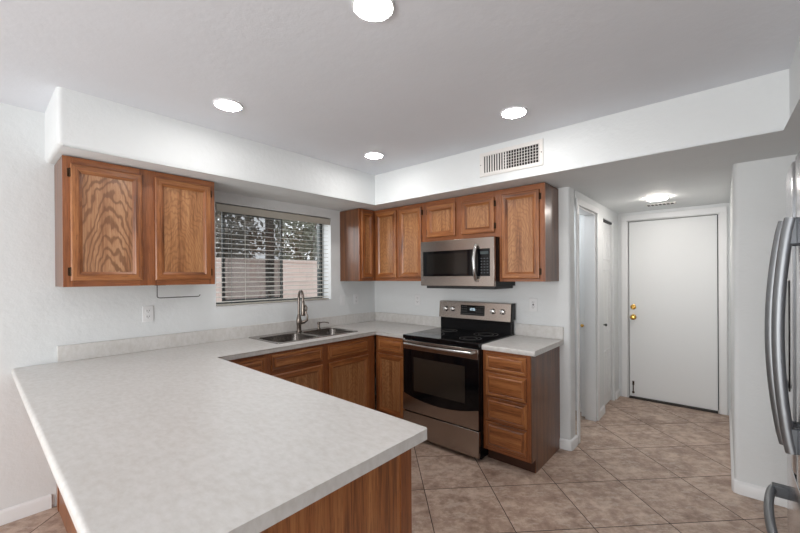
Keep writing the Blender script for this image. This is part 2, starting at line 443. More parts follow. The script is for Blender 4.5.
def casing(name, T, a0, a1, top, w=0.062, t=0.017):
    """door trim round an opening"""
    mb = MB(T)
    for (b0, b1) in ((a0-w, a0), (a1, a1+w)):
        mb.lbox(b0, b1, 0.001, top, 0, t); 
    mb.lbox(a0-w, a1+w, top, top+w, 0, t)
    return obj(name, mb, M_TRIM, structure=True, bev=0.005, seg=3)
T_HALL = lambda a, z, w: (a, 1.84-w, z)
T_HL = lambda a, z, w: (2.25+w, a, z)
casing('trim_1', T_HALL, 2.345, 3.165, 2.07)
casing('trim_2', T_HL, 0.215, 0.825, 2.045, 0.055)
# jamb linings
sbox('trim_3', [((2.335, 1.845, 0.001), (2.352, 1.98, 2.062)), ((3.158, 1.845, 0.001), (3.175, 1.98, 2.062)), ((2.335, 1.845, 2.062), (3.175, 1.98, 2.075))], M_TRIM)
sbox('trim_4', [((2.15, 0.80, 0.001), (2.249, 0.825, 2.045)), ((2.15, 0.15, 2.03), (2.249, 0.80, 2.045))], M_TRIM)
sbox('trim_5', [((2.36, 1.825, 0.001), (3.15, 1.90, 0.018))], simple('bronze_threshold', srgb(46, 40, 36), 0.5))

# back door
dr = sbox('door_1', [((2.36, 1.852, 0.022), (3.15, 1.892, 2.054))], M_DOOR, bev=0.003)
sbox('trim_6', [((2.352, 1.895, 0.02), (3.158, 1.905, 2.062))], M_SLOT)
mb = MB(); mb.lathe([(0.031, 0), (0.031, 0.006), (0.024, 0.010), (0.012, 0.012), (0.011, 0.030), (0.020, 0.036), (0.027, 0.046), (0.027, 0.056), (0.018, 0.064), (0.001, 0.066)], (2.402, 1.852, 0.947), '-y')
obj('door_knob', mb, M_BRASS, dr, smooth=True)
mb = MB(); mb.lathe([(0.029, 0), (0.029, 0.008), (0.022, 0.013), (0.012, 0.014), (0.012, 0.018), (0.001, 0.018)], (2.402, 1.852, 1.064), '-y'); mb.box((2.397, 1.822, 1.049), (2.407, 1.838, 1.079))
obj('deadbolt', mb, M_BRASS, dr, smooth=True)
mb = MB(); mb.box((2.388, 1.846, 0.155), (2.408, 1.852, 0.20)); mb.box((2.393, 1.838, 0.075), (2.403, 1.848, 0.165)); mb.lathe([(0.013, 0), (0.013, 0.014), (0.009, 0.018)], (2.398, 1.843, 0.062), 'z', 12); mb.lathe([(0.010, 0), (0.010, 0.006)], (2.398, 1.840, 0.163), 'z', 12)
obj('kick_down_stop', mb, M_HINGE, dr)['label'] = 'dark metal kick-down door stop'

# closet bifold with raised panels, black knob
d2 = MB(T_HL); Y0, Y1 = 1.13, 1.59
d2.lbox(Y0, Y1, 0.02, 2.010, -0.055, -0.028)
for k in range(2):
    a0 = Y0 + k*(Y1-Y0)/2; a1 = a0 + (Y1-Y0)/2
    for z0, z1 in ((0.14, 0.62), (0.80, 1.50), (1.60, 1.90)):
        d2.ringframe(a0+0.04, a1-0.04, z0, z1, [(0, -0.028), (0.006, -0.021), (0.012, -0.021), (0.022, -0.026), (0.032, -0.024)], cap=True)
b2 = obj('door_2', d2, M_DOOR, structure=True)
mb = MB(); mb.lathe([(0.011, 0), (0.007, 0.004), (0.006, 0.018), (0.014, 0.024), (0.015, 0.032), (0.008, 0.038), (0.001, 0.039)], (2.222, 1.225, 0.906), 'x', 16)
obj('door_knob', mb, M_DARKPL, b2, smooth=True)['label'] = 'black knob'
sbox('gap_shade_strip', [((2.20, 1.12, 2.015), (2.235, 1.60, 2.034))], M_SLOT)  # dark strip stands in for the shaded gap above the bifold
# folded door leaves seen edge-on in the first closet
mb = MB(); mb.box((2.155, 0.35, 0.02), (2.190, 0.797, 2.02)); mb.box((2.112, 0.805, 0.02), (2.148, 0.84, 2.02))
mb = MB(); mb.box((2.112, 0.81, 0.02), (2.147, 0.985, 2.02)); 
b3 = obj('door_3', mb, M_DOOR, structure=True, bev=0.002)
mb = MB(); mb.lathe([(0.012, 0), (0.012, 0.004), (0.006, 0.007), (0.006, 0.018), (0.015, 0.026), (0.015, 0.032), (0.006, 0.038)], (2.130, 0.81, 0.935), '-y', 16)
obj('door_knob', mb, M_BRASS, b3, smooth=True)

# ------------------------------------------------------------------ window
def window():
    T = lambda a, z, w: (-0.20+w, a, z)
    mb = MB(T); f = 0.035
    mb.lbox(WY0, WY1, WZ0, WZ0+f, 0, 0.05); mb.lbox(WY0, WY1, WZ1-f, WZ1, 0, 0.05)
    mb.lbox(WY0, WY0+f, WZ0+f, WZ1-f, 0, 0.05); mb.lbox(WY1-f, WY1, WZ0+f, WZ1-f, 0, 0.05)
    w = obj('window_1', mb, M_ALU, structure=True)
    mb = MB(T); a0, a1 = -1.745, -1.145; g = 0.020
    for q in ((a0, a1, WZ0+f, WZ0+f+g), (a0, a1, WZ1-f-g, WZ1-f), (a0, a0+g, WZ0+f+g, WZ1-f-g), (a1-g, a1, WZ0+f+g, WZ1-f-g)):
        mb.lbox(*q, 0.006, 0.03)
    obj('window_sash', mb, M_ALU, w)
    mb = MB(T); mb.lbox(WY0+f, WY1-f, WZ0+f, WZ1-f, 0.034, 0.038); obj('window_pane', mb, M_GLASS, w)
    mb = MB(T); mb.lbox(a0+g, a1-g, WZ0+f+g, WZ1-f-g, 0.016, 0.0165); obj('insect_screen', mb, M_SCREEN, w)
window()
sbox('trim_8', [((-0.15, WY0+0.001, WZ0+0.0005), (0.004, WY1-0.001, WZ0+0.010))], M_TRIM, bev=0.003)

def blind():
    r = thing('window_blind', (-0.035, (WY0+WY1)/2, WZ1), 'cream horizontal slat blind hanging open in the window over the sink', 'window blind')
    a0, a1 = WY0+0.006, WY1-0.006
    mb = MB(); mb.box((-0.008, a0, 1.998), (0.004, a1, 2.060)); mb.box((-0.06, a0, 2.03), (-0.008, a1, 2.066))
    obj('valance', mb, M_BLIND, r, bev=0.003)
    mb = MB(); n = 19; z1, z0 = 1.985, 1.232; tl = math.radians(9)
    for i in range(n):
        z = z0 + (z1-z0)*i/(n-1); rings = []
        for y in (a0+0.004, a1-0.014):
            ring = []
            for k, (c, h) in enumerate(((-0.024, 0), (-0.012, 0.0022), (0, 0.003), (0.012, 0.0022), (0.024, 0), (0.012, 0.0004), (0, 0.001), (-0.012, 0.0004))):
                hh = h - (0.0004 if k in (0, 4) else 0)
                ring.append((-0.036 + c*math.cos(tl) , y, z + hh - c*math.sin(tl)*1.0))
            rings.append(ring)
        mb.loft(rings)
    obj('slats', mb, M_BLIND, r, smooth=True)
    mb = MB(); mb.box((-0.06, a0+0.004, 1.200), (-0.012, a1-0.014, 1.214)); obj('bottom_rail', mb, M_BLIND, r, bev=0.003)
    for y in (-1.74, -1.26, -0.76):
        mb = MB()
        for x in (-0.0615, -0.0105): mb.box((x-0.0008, y-0.002, 1.21), (x+0.0008, y+0.002, 2.03))
        obj('ladder_cord', mb, M_TAPE, r)
    mb = MB(); mb.tube([(-0.004, -1.62, 2.03), (-0.004, -1.62, 1.23)], 0.0022, 8); obj('tilt_wand', mb, M_CORD, r)
    mb = MB(); mb.tube([(-0.006, -0.83, 2.03), (-0.006, -0.83, 1.56)], 0.0013, 6); mb.lathe([(0.002, 0), (0.006, 0.01), (0.006, 0.03), (0.003, 0.034)], (-0.006, -0.83, 1.53)); obj('pull_cord', mb, M_CORD, r)
blind()

# ------------------------------------------------------------------ cabinets
REC = [(0, 0.0005), (0, 0.014), (0.004, 0.018), (0.009, 0.0195), (0.038, 0.0195), (0.042, 0.016), (0.052, 0.010), (0.056, 0.0075)]
RAISED = [(0, 0.0005), (0, 0.010), (0.003, 0.013), (0.018, 0.0135), (0.022, 0.011), (0.030, 0.0185), (0.036, 0.0195)]
def hinge(T, a, z, side, parent):
    mb = MB(T); mb.lbox(a, a+side*0.012, z-0.024, z+0.024, 0.0, 0.003)
    c = T(a, z-0.026, 0.012); mb.lathe([(0.0045, 0), (0.0045, 0.052)], c, 'z', 8)
    mb.lbox(a, a+side*0.004, z-0.022, z+0.022, 0.0, 0.014)
    return obj('hinge', mb, M_HINGE, parent)
def panel_door(T, a0, a1, z0, z1, parent, hs=0, mat=None, pmat=None):
    mb = MB(T); mb.ringframe(a0, a1, z0, z1, REC)
    mb.lbox(a0+0.004, a1-0.004, z0+0.004, z1-0.004, 0.0005, 0.0070)
    d = obj('door', mb, mat or M_OAK, parent)
    mb = MB(T); i = 0.053; mb.ringframe(a0+i, a1-i, z0+i, z1-i, [(0, 0.0071), (0, 0.0086)], cap=True)
    obj('door_panel', mb, pmat or M_OAKP, d)
    if hs:
        a = a1 if hs > 0 else a0
        hinge(T, a, z0+0.055, hs, d); hinge(T, a, z1-0.055, hs, d)
    return d
def drawer_front(T, a0, a1, z0, z1, parent):
    mb = MB(T); mb.ringframe(a0, a1, z0, z1, RAISED, cap=True, capg='a')
    return obj('drawer', mb, M_OAK, parent)
def face_frame(T, a0, a1, z0, z1, stiles, rails, parent, mat=None):
    """stiles: (a0,a1); rails: (a0,a1,z0,z1)"""
    mb = MB(T)
    for b0, b1 in stiles: mb.lbox(b0, b1, z0, z1, -0.019, 0.0)
    for b0, b1, c0, c1 in rails: mb.lbox(b0, b1, c0, c1, -0.019, -0.0004, 'a')
    return obj('face_frame', mb, mat or M_FRAME, parent)

def wall_cab(name, T, a0, a1, z0, z1, depth, doors, label, body_mat=None, extra=None):
    c = T((a0+a1)/2, z0, -depth/2)
    r = thing(name, c, label, 'cabinet')
    mb = MB(T); mb.lbox(a0, a1, z0, z1, -depth+0.001, -0.019); obj('cabinet_body', mb, body_mat or M_SIDE, r)
    ds = sorted(doors, key=lambda d: d[0])
    st = [(a0, ds[0][0]+0.012)] + [(p[1]-0.012, q[0]+0.012) for p, q in zip(ds, ds[1:])] + [(ds[-1][1]-0.012, a1)]
    rl = []
    for d in ds: rl += [(d[0]+0.0125, d[1]-0.0125, z0, d[2]+0.012), (d[0]+0.0125, d[1]-0.0125, d[3]-0.012, z1)]
    face_frame(T, a0, a1, z0, z1, st, rl, r)
    for d in ds: panel_door(T, d[0], d[1], d[2], d[3], r, d[4], pmat=d[5] if len(d) > 5 else None)
    return r
TWW, TRW = T_WIN(0.314), T_RNG(-0.314)
CB, CTOP = 1.392, 2.158
wall_cab('wall_cabinet', TWW, -2.868, -2.014, CB, CTOP, 0.314,
         [(-2.835, -2.478, 1.427, 2.118, -1, M_OAKB), (-2.405, -2.045, 1.427, 2.118, 1)],
         'oak two-door wall cabinet under the soffit, left of the sink window')
wall_cab('wall_cabinet', TWW, -0.540, -0.319, CB, CTOP, 0.314, [(-0.515, -0.345, 1.425, 2.125, 0)],
         'narrow oak wall cabinet in the corner, right of the sink window')
wall_cab('wall_cabinet', TRW, 0.002, 1.020, CB, CTOP, 0.314,
         [(0.345, 0.640, 1.424, 2.125, 0), (0.680, 0.972, 1.424, 2.120, 1)],
         'oak two-door wall cabinet between the corner and the microwave')
wall_cab('wall_cabinet', TRW, 1.021, 1.786, 1.765, CTOP, 0.314,
         [(1.040, 1.361, 1.808, 2.110, -1), (1.426, 1.745, 1.808, 2.105, 1)],
         'short oak two-door wall cabinet directly above the microwave')
wall_cab('wall_cabinet', TRW, 1.787, 2.164, CB, CTOP, 0.314,
         [(1.811, 2.125, 1.415, 2.112, 1)],
         'single-door oak wall cabinet right of the microwave, under the air vent')

BT = CT - 0.038      # top of base cabinets
def base_cab(name, T, a0, a1, depth, parts, label, stiles, rails, left_side=True, body_z0=0.10, toe=True):
    r = thing(name, T((a0+a1)/2, 0, -depth/2), label, 'cabinet')
    mb = MB(T)
    if name == 'sink_cabinet':
        mb.lbox(a0, a1, 0.10, 0.118, -depth+0.001, -0.0195); mb.lbox(a0, a0+0.016, 0.118, BT-0.0005, -depth+0.001, -0.0195)
        mb.lbox(a1-0.016, a1, 0.118, BT-0.0005, -depth+0.001, -0.0195); mb.lbox(a0+0.016, a1-0.016, 0.118, BT-0.0005, -depth+0.001, -depth+0.008)
    else: mb.lbox(a0, a1, 0.10, BT-0.0005, -depth+0.001, -0.0195)
    obj('cabinet_body', mb, M_SIDE, r)
    mb = MB(T); mb.lbox(a0, a1, 0.0, 0.0995, -depth+0.001, -0.075); obj('toe_kick', mb, M_TOE, r)
    face_frame(T, a0, a1, 0.10, BT-0.0005, stiles, rails, r)
    for p in parts:
        if p[0] == 'drawer': drawer_front(T, *p[1:5], r)
        else: panel_door(T, *p[1:5], r, p[5] if len(p) > 5 else 0)
    return r
TWB, TRB = T_WIN(0.612), T_RNG(-0.605)
def rails_for(openings): return [(a0, a1, z0, z1) for a0, a1, z0, z1 in openings]
# left of the sink
base_cab('base_cabinet', TWB, -2.19, -1.762, 0.612,
         [('drawer', -2.165, -1.785, 0.725, 0.848), ('door', -2.165, -1.785, 0.125, 0.695)],
         'oak base cabinet with drawer, tucked between the peninsula and the sink cabinet',
         [(-2.19, -2.155), (-1.795, -1.762)], [(-2.1545, -1.7955, 0.10, 0.14), (-2.1545, -1.7955, 0.685, 0.735), (-2.1545, -1.7955, 0.84, BT-0.0005)])
base_cab('sink_cabinet', TWB, -1.761, -0.640, 0.612,
         [('drawer', -1.732, -1.256, 0.725, 0.848), ('drawer', -1.196, -0.716, 0.725, 0.848),
          ('door', -1.732, -1.256, 0.125, 0.695), ('door', -1.196, -0.716, 0.125, 0.695)],
         'oak double-door base cabinet below the steel sink',
         [(-1.761, -1.722), (-1.266, -1.186), (-0.726, -0.626)],
         [(a, b, c, d) for a, b in ((-1.7215, -1.2665), (-1.1855, -0.7265)) for c, d in ((0.10, 0.14), (0.685, 0.735), (0.84, BT-0.0005))])
base_cab('base_cabinet', TRB, 0.613, 1.011, 0.600,
         [('drawer', 0.648, 0.980, 0.725, 0.855), ('door', 0.648, 0.980, 0.125, 0.697)],
         'narrow oak base cabinet in the corner, left of the oven',
         [(0.613, 0.660), (0.968, 1.011)], [(0.6605, 0.9675, c, d) for c, d in ((0.10, 0.14), (0.685, 0.735), (0.845, BT-0.0005))])
dc = base_cab('drawer_cabinet', TRB, 1.786, 2.160, 0.605,
         [('drawer', 1.812, 2.134, 0.718, 0.848), ('drawer', 1.812, 2.134, 0.525, 0.700), ('drawer', 1.812, 2.134, 0.335, 0.513), ('drawer', 1.812, 2.134, 0.132, 0.322)],
         'oak four-drawer base cabinet at the right end, beside the oven',
         [(1.786, 1.822), (2.124, 2.160)], [(1.8225, 2.1235, c, d) for c, d in ((0.10, 0.14), (0.318, 0.340), (0.508, 0.532), (0.695, 0.725), (0.840, BT-0.0005))])
mb = MB(); mb.box((2.1605, -0.530, 0.0), (2.166, -0.001, BT-0.001)); mb.box((2.1605, -0.605, 0.10), (2.166, -0.530, BT-0.001)); obj('side_panel', mb, M_SIDE, dc)
# peninsula
pn = thing('peninsula_cabinet', (1.2, -2.53, 0), 'long oak peninsula base carrying the big pale counter in the foreground', 'cabinet')
mb = MB(); mb.box((0.002, -2.862, 0.0), (2.352, -2.27, 0.10)); obj('toe_kick', mb, M_TOE, pn)
mb = MB(); mb.box((0.002, -2.862, 0.1002), (2.352, -2.211, BT-0.0005)); obj('cabinet_body', mb, M_SIDE, pn)
mb = MB(); mb.box((0.002, -2.870, 0.0), (2.352, -2.8622, BT-0.0005)); mb.box((0.06, -2.8735, 0.0), (0.09, -2.8702, BT-0.001)); obj('back_panel', mb, M_FRAME, pn, bev=0.001)
mb = MB(); mb.box((2.3522, -2.870, 0.0), (2.359, -2.250, BT-0.0005)); obj('end_panel', mb, M_OAK, pn)
mb = MB(); mb.box((2.3522, -2.2495, 0.10), (2.362, -2.192, BT-0.0005)); obj('corner_stile', mb, M_FRAME, pn)
TPN = lambda a, z, w: (a, -2.192+w, z)
face_frame(TPN, 0.64, 2.352, 0.10, BT-0.0005, [(0.64, 0.68), (1.06, 1.12), (1.46, 1.52), (1.88, 1.94), (2.312, 2.352)],
           [(a, b, c, d) for a, b in ((0.6805, 1.0595), (1.1205, 1.4595), (1.5205, 1.8795), (1.9405, 2.3115)) for c, d in ((0.10, 0.14), (0.685, 0.735), (0.84, BT-0.0005))], pn)
for a, b in ((0.67, 1.07), (1.11, 1.47), (1.51, 1.89), (1.93, 2.322)):
    mb = MB(TPN); mb.ringframe(a, b, 0.725, 0.848, RAISED, cap=True, capg='a'); obj('drawer', mb, M_OAK, pn)
    panel_door(TPN, a, b, 0.125, 0.695, pn)

# ------------------------------------------------------------------ countertops
def slab(pts, z0, z1, exposed, bev, r_exposed=0.013):
    bm = bmesh.new()
    lo = [bm.verts.new((x, y, z0)) for x, y in pts]; hi = [bm.verts.new((x, y, z1)) for x, y in pts]
    n = len(pts); bm.faces.new(lo[::-1]); bm.faces.new(hi)
    for k in range(n): bm.faces.new((lo[k], lo[(k+1) % n], hi[(k+1) % n], hi[k]))
    sel = []
    for e in bm.edges:
        a, b = e.verts
        for k in exposed:
            p = {hi[k], hi[(k+1) % n]}; q = {lo[k], lo[(k+1) % n]}
            if {a, b} == p or {a, b} == q: sel.append(e)
    for e in sel: e.select = True
    top = [e for e in sel if e.verts[0].co.z > (z0+z1)/2]; bot = [e for e in sel if e not in top]
    bmesh.ops.bevel(bm, geom=top, offset=bev, segments=4, profile=0.5, affect='EDGES')
    bot = [e for e in bot if e.is_valid]
    bmesh.ops.bevel(bm, geom=bot, offset=bev*0.5, segments=2, profile=0.5, affect='EDGES')
    bmesh.ops.recalc_face_normals(bm, faces=bm.faces)
    return bm
def bm_obj(name, bm, mat, parent):
    off = origin_of(parent); bmesh.ops.translate(bm, verts=bm.verts, vec=-off)
    me = bpy.data.meshes.new(name); bm.to_mesh(me); bm.free(); me.materials.append(mat)
    for p in me.polygons: p.use_smooth = True
    me.set_sharp_from_angle(angle=math.radians(42))
    o = bpy.data.objects.new(name, me); COL.objects.link(o); o.parent = parent; return o
SK = (0.030, 0.530, -1.625, -0.745)          # sink x0,x1,y0,y1
ct = thing('countertop', (1.0, -2.2, BT), 'long pale mottled laminate counter running from the oven past the sink onto the peninsula', 'countertop')
pts = [(0.001, -0.001), (0.001, -3.045), (0.021, -3.065), (2.396, -3.065), (2.418, -3.043), (2.418, -2.172), (2.398, -2.154), (0.637, -2.154), (0.637, -0.630), (1.0125, -0.630), (1.0125, -0.001)]
bm = slab(pts, BT, CT, [2, 6, 7, 8], 0.012)
top = bm_obj('counter_slab', bm, M_LAM, ct)
cut = bpy.data.meshes.new('cut'); cb = bmesh.new(); bmesh.ops.create_cube(cb, size=1.0)
for v in cb.verts:
    v.co = Vector(((SK[0]+SK[1])/2 + v.co.x*(SK[1]-SK[0]-0.02), (SK[2]+SK[3])/2 + v.co.y*(SK[3]-SK[2]-0.02), CT + v.co.z*0.3)) - origin_of(ct)
cb.to_mesh(cut); cb.free(); co = bpy.data.objects.new('cut', cut); COL.objects.link(co); co.parent = ct
bo = top.modifiers.new('hole', 'BOOLEAN'); bo.object = co; bo.operation = 'DIFFERENCE'; bo.solver = 'EXACT'
bpy.context.view_layer.update(); bake(top); bpy.data.objects.remove(co)
mb = MB(); mb.box((0.001, -2.862, CT+0.0003), (0.020, -0.001, 1.012)); mb.box((0.0205, -0.020, CT+0.0003), (1.0125, -0.001, 1.012))
obj('backsplash', mb, M_LAM, ct, bev=0.003)
c2 = thing('countertop', (1.99, -0.31, BT), 'short pale laminate counter right of the oven, over the four-drawer cabinet', 'countertop')
bm = slab([(1.7865, -0.001), (1.7865, -0.630), (2.200, -0.630), (2.200, -0.001)], BT, CT, [1], 0.012); bm_obj('counter_slab', bm, M_LAM, c2)
mb = MB(); mb.box((1.7865, -0.020, CT+0.0003), (2.200, -0.001, 1.012)); obj('backsplash', mb, M_LAM, c2, bev=0.003)

# ------------------------------------------------------------------ sink, faucet, soap dispenser
def rrect(x0, x1, y0, y1, r, z, n=8):
    pts = []
    for cx, cy, a0 in ((x1-r, y1-r, 0), (x0+r, y1-r, 90), (x0+r, y0+r, 180), (x1-r, y0+r, 270)):
        for k in range(n+1):
            a = math.radians(a0+90*k/n); pts.append((cx+r*math.cos(a), cy+r*math.sin(a), z))
    return pts
sk = thing('kitchen_sink', ((SK[0]+SK[1])/2, (SK[2]+SK[3])/2, CT-0.19), 'double-bowl stainless steel drop-in sink below the window', 'sink')
ym = (SK[2]+SK[3])/2 + 0.0; zt = CT+0.005
mb = MB(); mb.loft([rrect(SK[0], SK[1], SK[2], SK[3], 0.03, CT+0.0006), rrect(SK[0]+0.003, SK[1]-0.003, SK[2]+0.003, SK[3]-0.003, 0.028, zt)], False, False)
for y0, y1 in ((SK[2]+0.003, ym), (ym, SK[3]-0.003)):
    X0, X1 = SK[0]+0.003, SK[1]-0.003
    b = (X0+0.105, X1-0.022, y0+0.022, y1-0.022)
    def rect_match(z, n=8):
        pts = []
        for (cx, cy, px, py) in ((X1, y1, 0, 0), (X0, y1, 0, 0), (X0, y0, 0, 0), (X1, y0, 0, 0)):
            pts += [(cx, cy, z)]*(n+1)
        return pts
    r0 = []
    for i, (cx, cy) in enumerate(((X1, y1), (X0, y1), (X0, y0), (X1, y0))):
        outer = 0.028 if (cy in (SK[2]+0.003, SK[3]-0.003)) else 0.0008
        sx = -1 if cx == X1 else 1; sy = -1 if cy == y1 else 1
        a0 = (0, 90, 180, 270)[i]
        for k in range(9):
            a = math.radians(a0+90*k/8); r0.append((cx+sx*outer+outer*math.cos(a), cy+sy*outer+outer*math.sin(a), zt))
    mb.loft([r0, rrect(*b, 0.055, zt), rrect(b[0]+0.004, b[1]-0.004, b[2]+0.004, b[3]-0.004, 0.052, zt-0.004),
             rrect(b[0]+0.008, b[1]-0.008, b[2]+0.008, b[3]-0.008, 0.05, CT-0.13),
             rrect(b[0]+0.022, b[1]-0.022, b[2]+0.022, b[3]-0.022, 0.045, CT-0.158),
             rrect(b[0]+0.06, b[1]-0.06, b[2]+0.06, b[3]-0.06, 0.03, CT-0.163)], False, True)
obj('sink_basin', mb, M_SINK, sk, smooth=True)
for y0, y1 in ((SK[2], ym), (ym, SK[3])):
    mb = MB(); mb.lathe([(0.042, 0), (0.040, 0.003), (0.030, 0.002), (0.008, 0.001)], (0.34, (y0+y1)/2, CT-0.1625)); obj('drain', mb, M_HANDLE, sk, smooth=True)
FX, FY = 0.100, -1.140
fc = thing('kitchen_faucet', (FX, FY, zt), 'brushed nickel gooseneck pull-down faucet behind the sink', 'faucet')
mb = MB(); mb.lathe([(0.028, 0), (0.028, 0.006), (0.022, 0.012), (0.020, 0.05), (0.024, 0.075), (0.026, 0.11), (0.020, 0.14), (0.013, 0.17)], (FX, FY, zt))
obj('faucet_body', mb, M_NICKEL, fc, smooth=True)
mb = MB(); pth = [(FX, FY, zt+0.16+0.02*k) for k in range(9)]
cx, R, dx, dy = 0.075, 0.070, 0.95, -0.31
zc = zt+0.325
for k in range(13):
    a = PI - PI*k/12*1.0; q = R + R*math.cos(a); pth.append((FX+q*dx, FY+q*dy, zc+R*math.sin(a)))
pth.append((FX+2*R*dx, FY+2*R*dy, zc-0.02))
mb.tube(pth, 0.0115, 14); obj('spout', mb, M_NICKEL, fc, smooth=True)
mb = MB(); mb.lathe([(0.012, 0), (0.0145, 0.01), (0.0165, 0.05), (0.019, 0.09), (0.021, 0.13), (0.019, 0.14)], (FX+2*R*dx, FY+2*R*dy, zc-0.02), '-z', 16)
mb.tube([(FX+2*R*dx+0.012, FY+2*R*dy+0.012, zc-0.06), (FX+2*R*dx+0.022, FY+2*R*dy+0.024, zc-0.085), (FX+2*R*dx+0.018, FY+2*R*dy+0.02, zc-0.12)], 0.009, 10)
obj('spray_head', mb, M_NICKEL, fc, smooth=True)
mb = MB(); mb.tube([(FX+0.005, FY+0.015, zt+0.085), (FX+0.012, FY+0.050, zt+0.088), (FX+0.018, FY+0.078, zt+0.105), (FX+0.018, FY+0.084, zt+0.14), (FX+0.012, FY+0.076, zt+0.185)], [0.017, 0.016, 0.013, 0.010, 0.007], 12)
obj('lever_handle', mb, M_NICKEL, fc, smooth=True)
SX, SY = 0.098, -0.905
sd = thing('soap_dispenser', (SX, SY, zt), 'small nickel soap dispenser pump on the sink rim, right of the faucet', 'soap dispenser')
mb = MB(); mb.lathe([(0.020, 0), (0.019, 0.006), (0.012, 0.010), (0.011, 0.045), (0.015, 0.050), (0.015, 0.066), (0.010, 0.072)], (SX, SY, zt)); obj('pump_body', mb, M_NICKEL, sd, smooth=True)
mb = MB(); mb.tube([(SX, SY, zt+0.064), (SX+0.04, SY+0.035, zt+0.068), (SX+0.072, SY+0.06, zt+0.064), (SX+0.078, SY+0.066, zt+0.056)], 0.0055, 8); obj('nozzle', mb, M_NICKEL, sd, smooth=True)

# ------------------------------------------------------------------ range
def arc_pts(x0, x1, dip, n=16):
    return [(x0+(x1-x0)*k/n, dip*(1-(2*k/n-1)**2)) for k in range(n+1)]
def stove():
    x0, x1 = 1.0155, 1.7835
    r = thing('electric_range', ((x0+x1)/2, -0.33, 0), 'stainless and black electric range with oven, between the oak base cabinets', 'stove')
    mb = MB(); mb.box((x0+0.002, -0.640, 0.02), (x1-0.002, -0.022, 0.885)); obj('range_body', mb, M_BLACK, r)
    for x in (x0+0.05, x1-0.05):
        mb = MB(); mb.lathe([(0.02, 0), (0.02, 0.02)], (x, -0.56, 0.0), 'z', 12); obj('foot', mb, M_DARKPL, r)
    mb = MB(); mb.box((x0, -0.668, 0.8855), (x1, -0.022, 0.918)); ck = obj('cooktop', mb, M_BLACKG, r, bev=0.004)
    for bx, by, br in ((1.20, -0.48, 0.115), (1.60, -0.48, 0.09), (1.20, -0.21, 0.085), (1.60, -0.21, 0.105)):
        mb = MB()
        for q in (br, br*0.62):
            ring = [[(bx+rr*math.cos(2*PI*k/40), by+rr*math.sin(2*PI*k/40), zz) for k in range(40)] for rr, zz in ((q-0.0015, 0.9183), (q-0.0015, 0.9186), (q+0.0015, 0.9186), (q+0.0015, 0.9183))]
            mb.loft(ring, False, False)
        obj('burner_ring', mb, M_GREYT, ck)
    # steel strip + handle
    mb = MB(); mb.box((x0+0.004, -0.672, 0.790), (x1-0.004, -0.6405, 0.872)); dr_ = obj('oven_door', MB().box((x0+0.004, -0.668, 0.252), (x1-0.004, -0.6405, 0.876)), M_BLACKG, r, bev=0.002)
    mb = MB(); mb.box((x0+0.004, -0.676, 0.795), (x1-0.004, -0.6685, 0.874)); obj('door_trim', mb, M_SS, dr_, bev=0.003)
    mb = MB(); p = []
    for k in range(17): t = k/16; p.append((x0+0.045+(x1-x0-0.09)*t, -0.700-0.022*math.sin(PI*t), 0.845))
    mb.tube(p, 0.0115, 12); mb.tube([(x0+0.045, -0.676, 0.845), (x0+0.045, -0.700, 0.845)], 0.011, 10); mb.tube([(x1-0.045, -0.676, 0.845), (x1-0.045, -0.700, 0.845)], 0.011, 10)
    obj('door_handle', mb, M_HANDLE, dr_, smooth=True)
    # window: recessed greyish glass
    mb = MB(); mb.box((x0+0.125, -0.6695, 0.435), (x1-0.125, -0.6683, 0.728)); obj('oven_window', mb, M_OVWIN, dr_)
    # lower steel of the door with a dipping arc edge
    top = arc_pts(x0+0.004, x1-0.004, 1.0); poly = [(x1-0.004, 0.252), (x0+0.004, 0.252)] + [(x, 0.405-0.055*d) for x, d in top]
    mb = MB(); mb.prism(poly, lambda p: (p[0], -0.6685, p[1]), lambda p: (p[0], -0.6745, p[1])); obj('door_lower_trim', mb, M_SS, dr_)
    mb = MB(); mb.box((x0+0.004, -0.674, 0.035), (x1-0.004, -0.6405, 0.240)); obj('storage_drawer', mb, M_SS, r, bev=0.004)
    # backguard
    mb = MB(); mb.box((x0+0.012, -0.085, 0.9185), (x1-0.008, -0.022, 1.045)); obj('backguard_base', mb, M_BLACK, r)
    pr = [(-0.102, 1.030), (-0.086, 1.185), (-0.070, 1.192), (-0.024, 1.192), (-0.024, 1.046), (-0.08, 1.0455)]
    X0, X1 = x0+0.002, x1+0.010
    mb = MB(); mb.prism(pr, lambda p: (X0+0.012, p[0], p[1]), lambda p: (X1-0.012, p[0], p[1])); cp = obj('control_panel', mb, M_SS, r)
    pe = [(a-0.002 if a < -0.05 else a, b) for a, b in pr]
    for a, b in ((X0, X0+0.0118), (X1-0.0118, X1)):
        mb = MB(); mb.prism(pr, lambda p: (a, p[0], p[1]), lambda p: (b, p[0], p[1])); obj('end_cap', mb, M_BLACK if a > 1.5 else M_SS, r)
    def yf(z): return -0.102 + (z-1.030)*0.016/0.155
    zc = 1.115
    mb = MB(); mb.prism([(yf(1.065)-0.0012, 1.065), (yf(1.16)-0.0012, 1.16), (yf(1.16)+0.001, 1.16), (yf(1.065)+0.001, 1.065)], lambda p: (1.268, p[0], p[1]), lambda p: (1.525, p[0], p[1]))
    dp = obj('display', mb, M_BLACKG, cp)
    mb = MB()
    for i in range(11):
        for j in range(4):
            if 3 <= i <= 6 and j > 0: continue
            xx = 1.282+0.022*i; zz = 1.077+0.022*j; mb.box((xx, yf(zz)-0.0020, zz), (xx+0.008, yf(zz)-0.0013, zz+0.004))
    obj('button_legends', mb, M_GREYT, dp)
    seg = {'1': 'bc', '2': 'abged', '0': 'abcdef', '5': 'afgcd', ':': ''}
    mb = MB(); x = 1.366
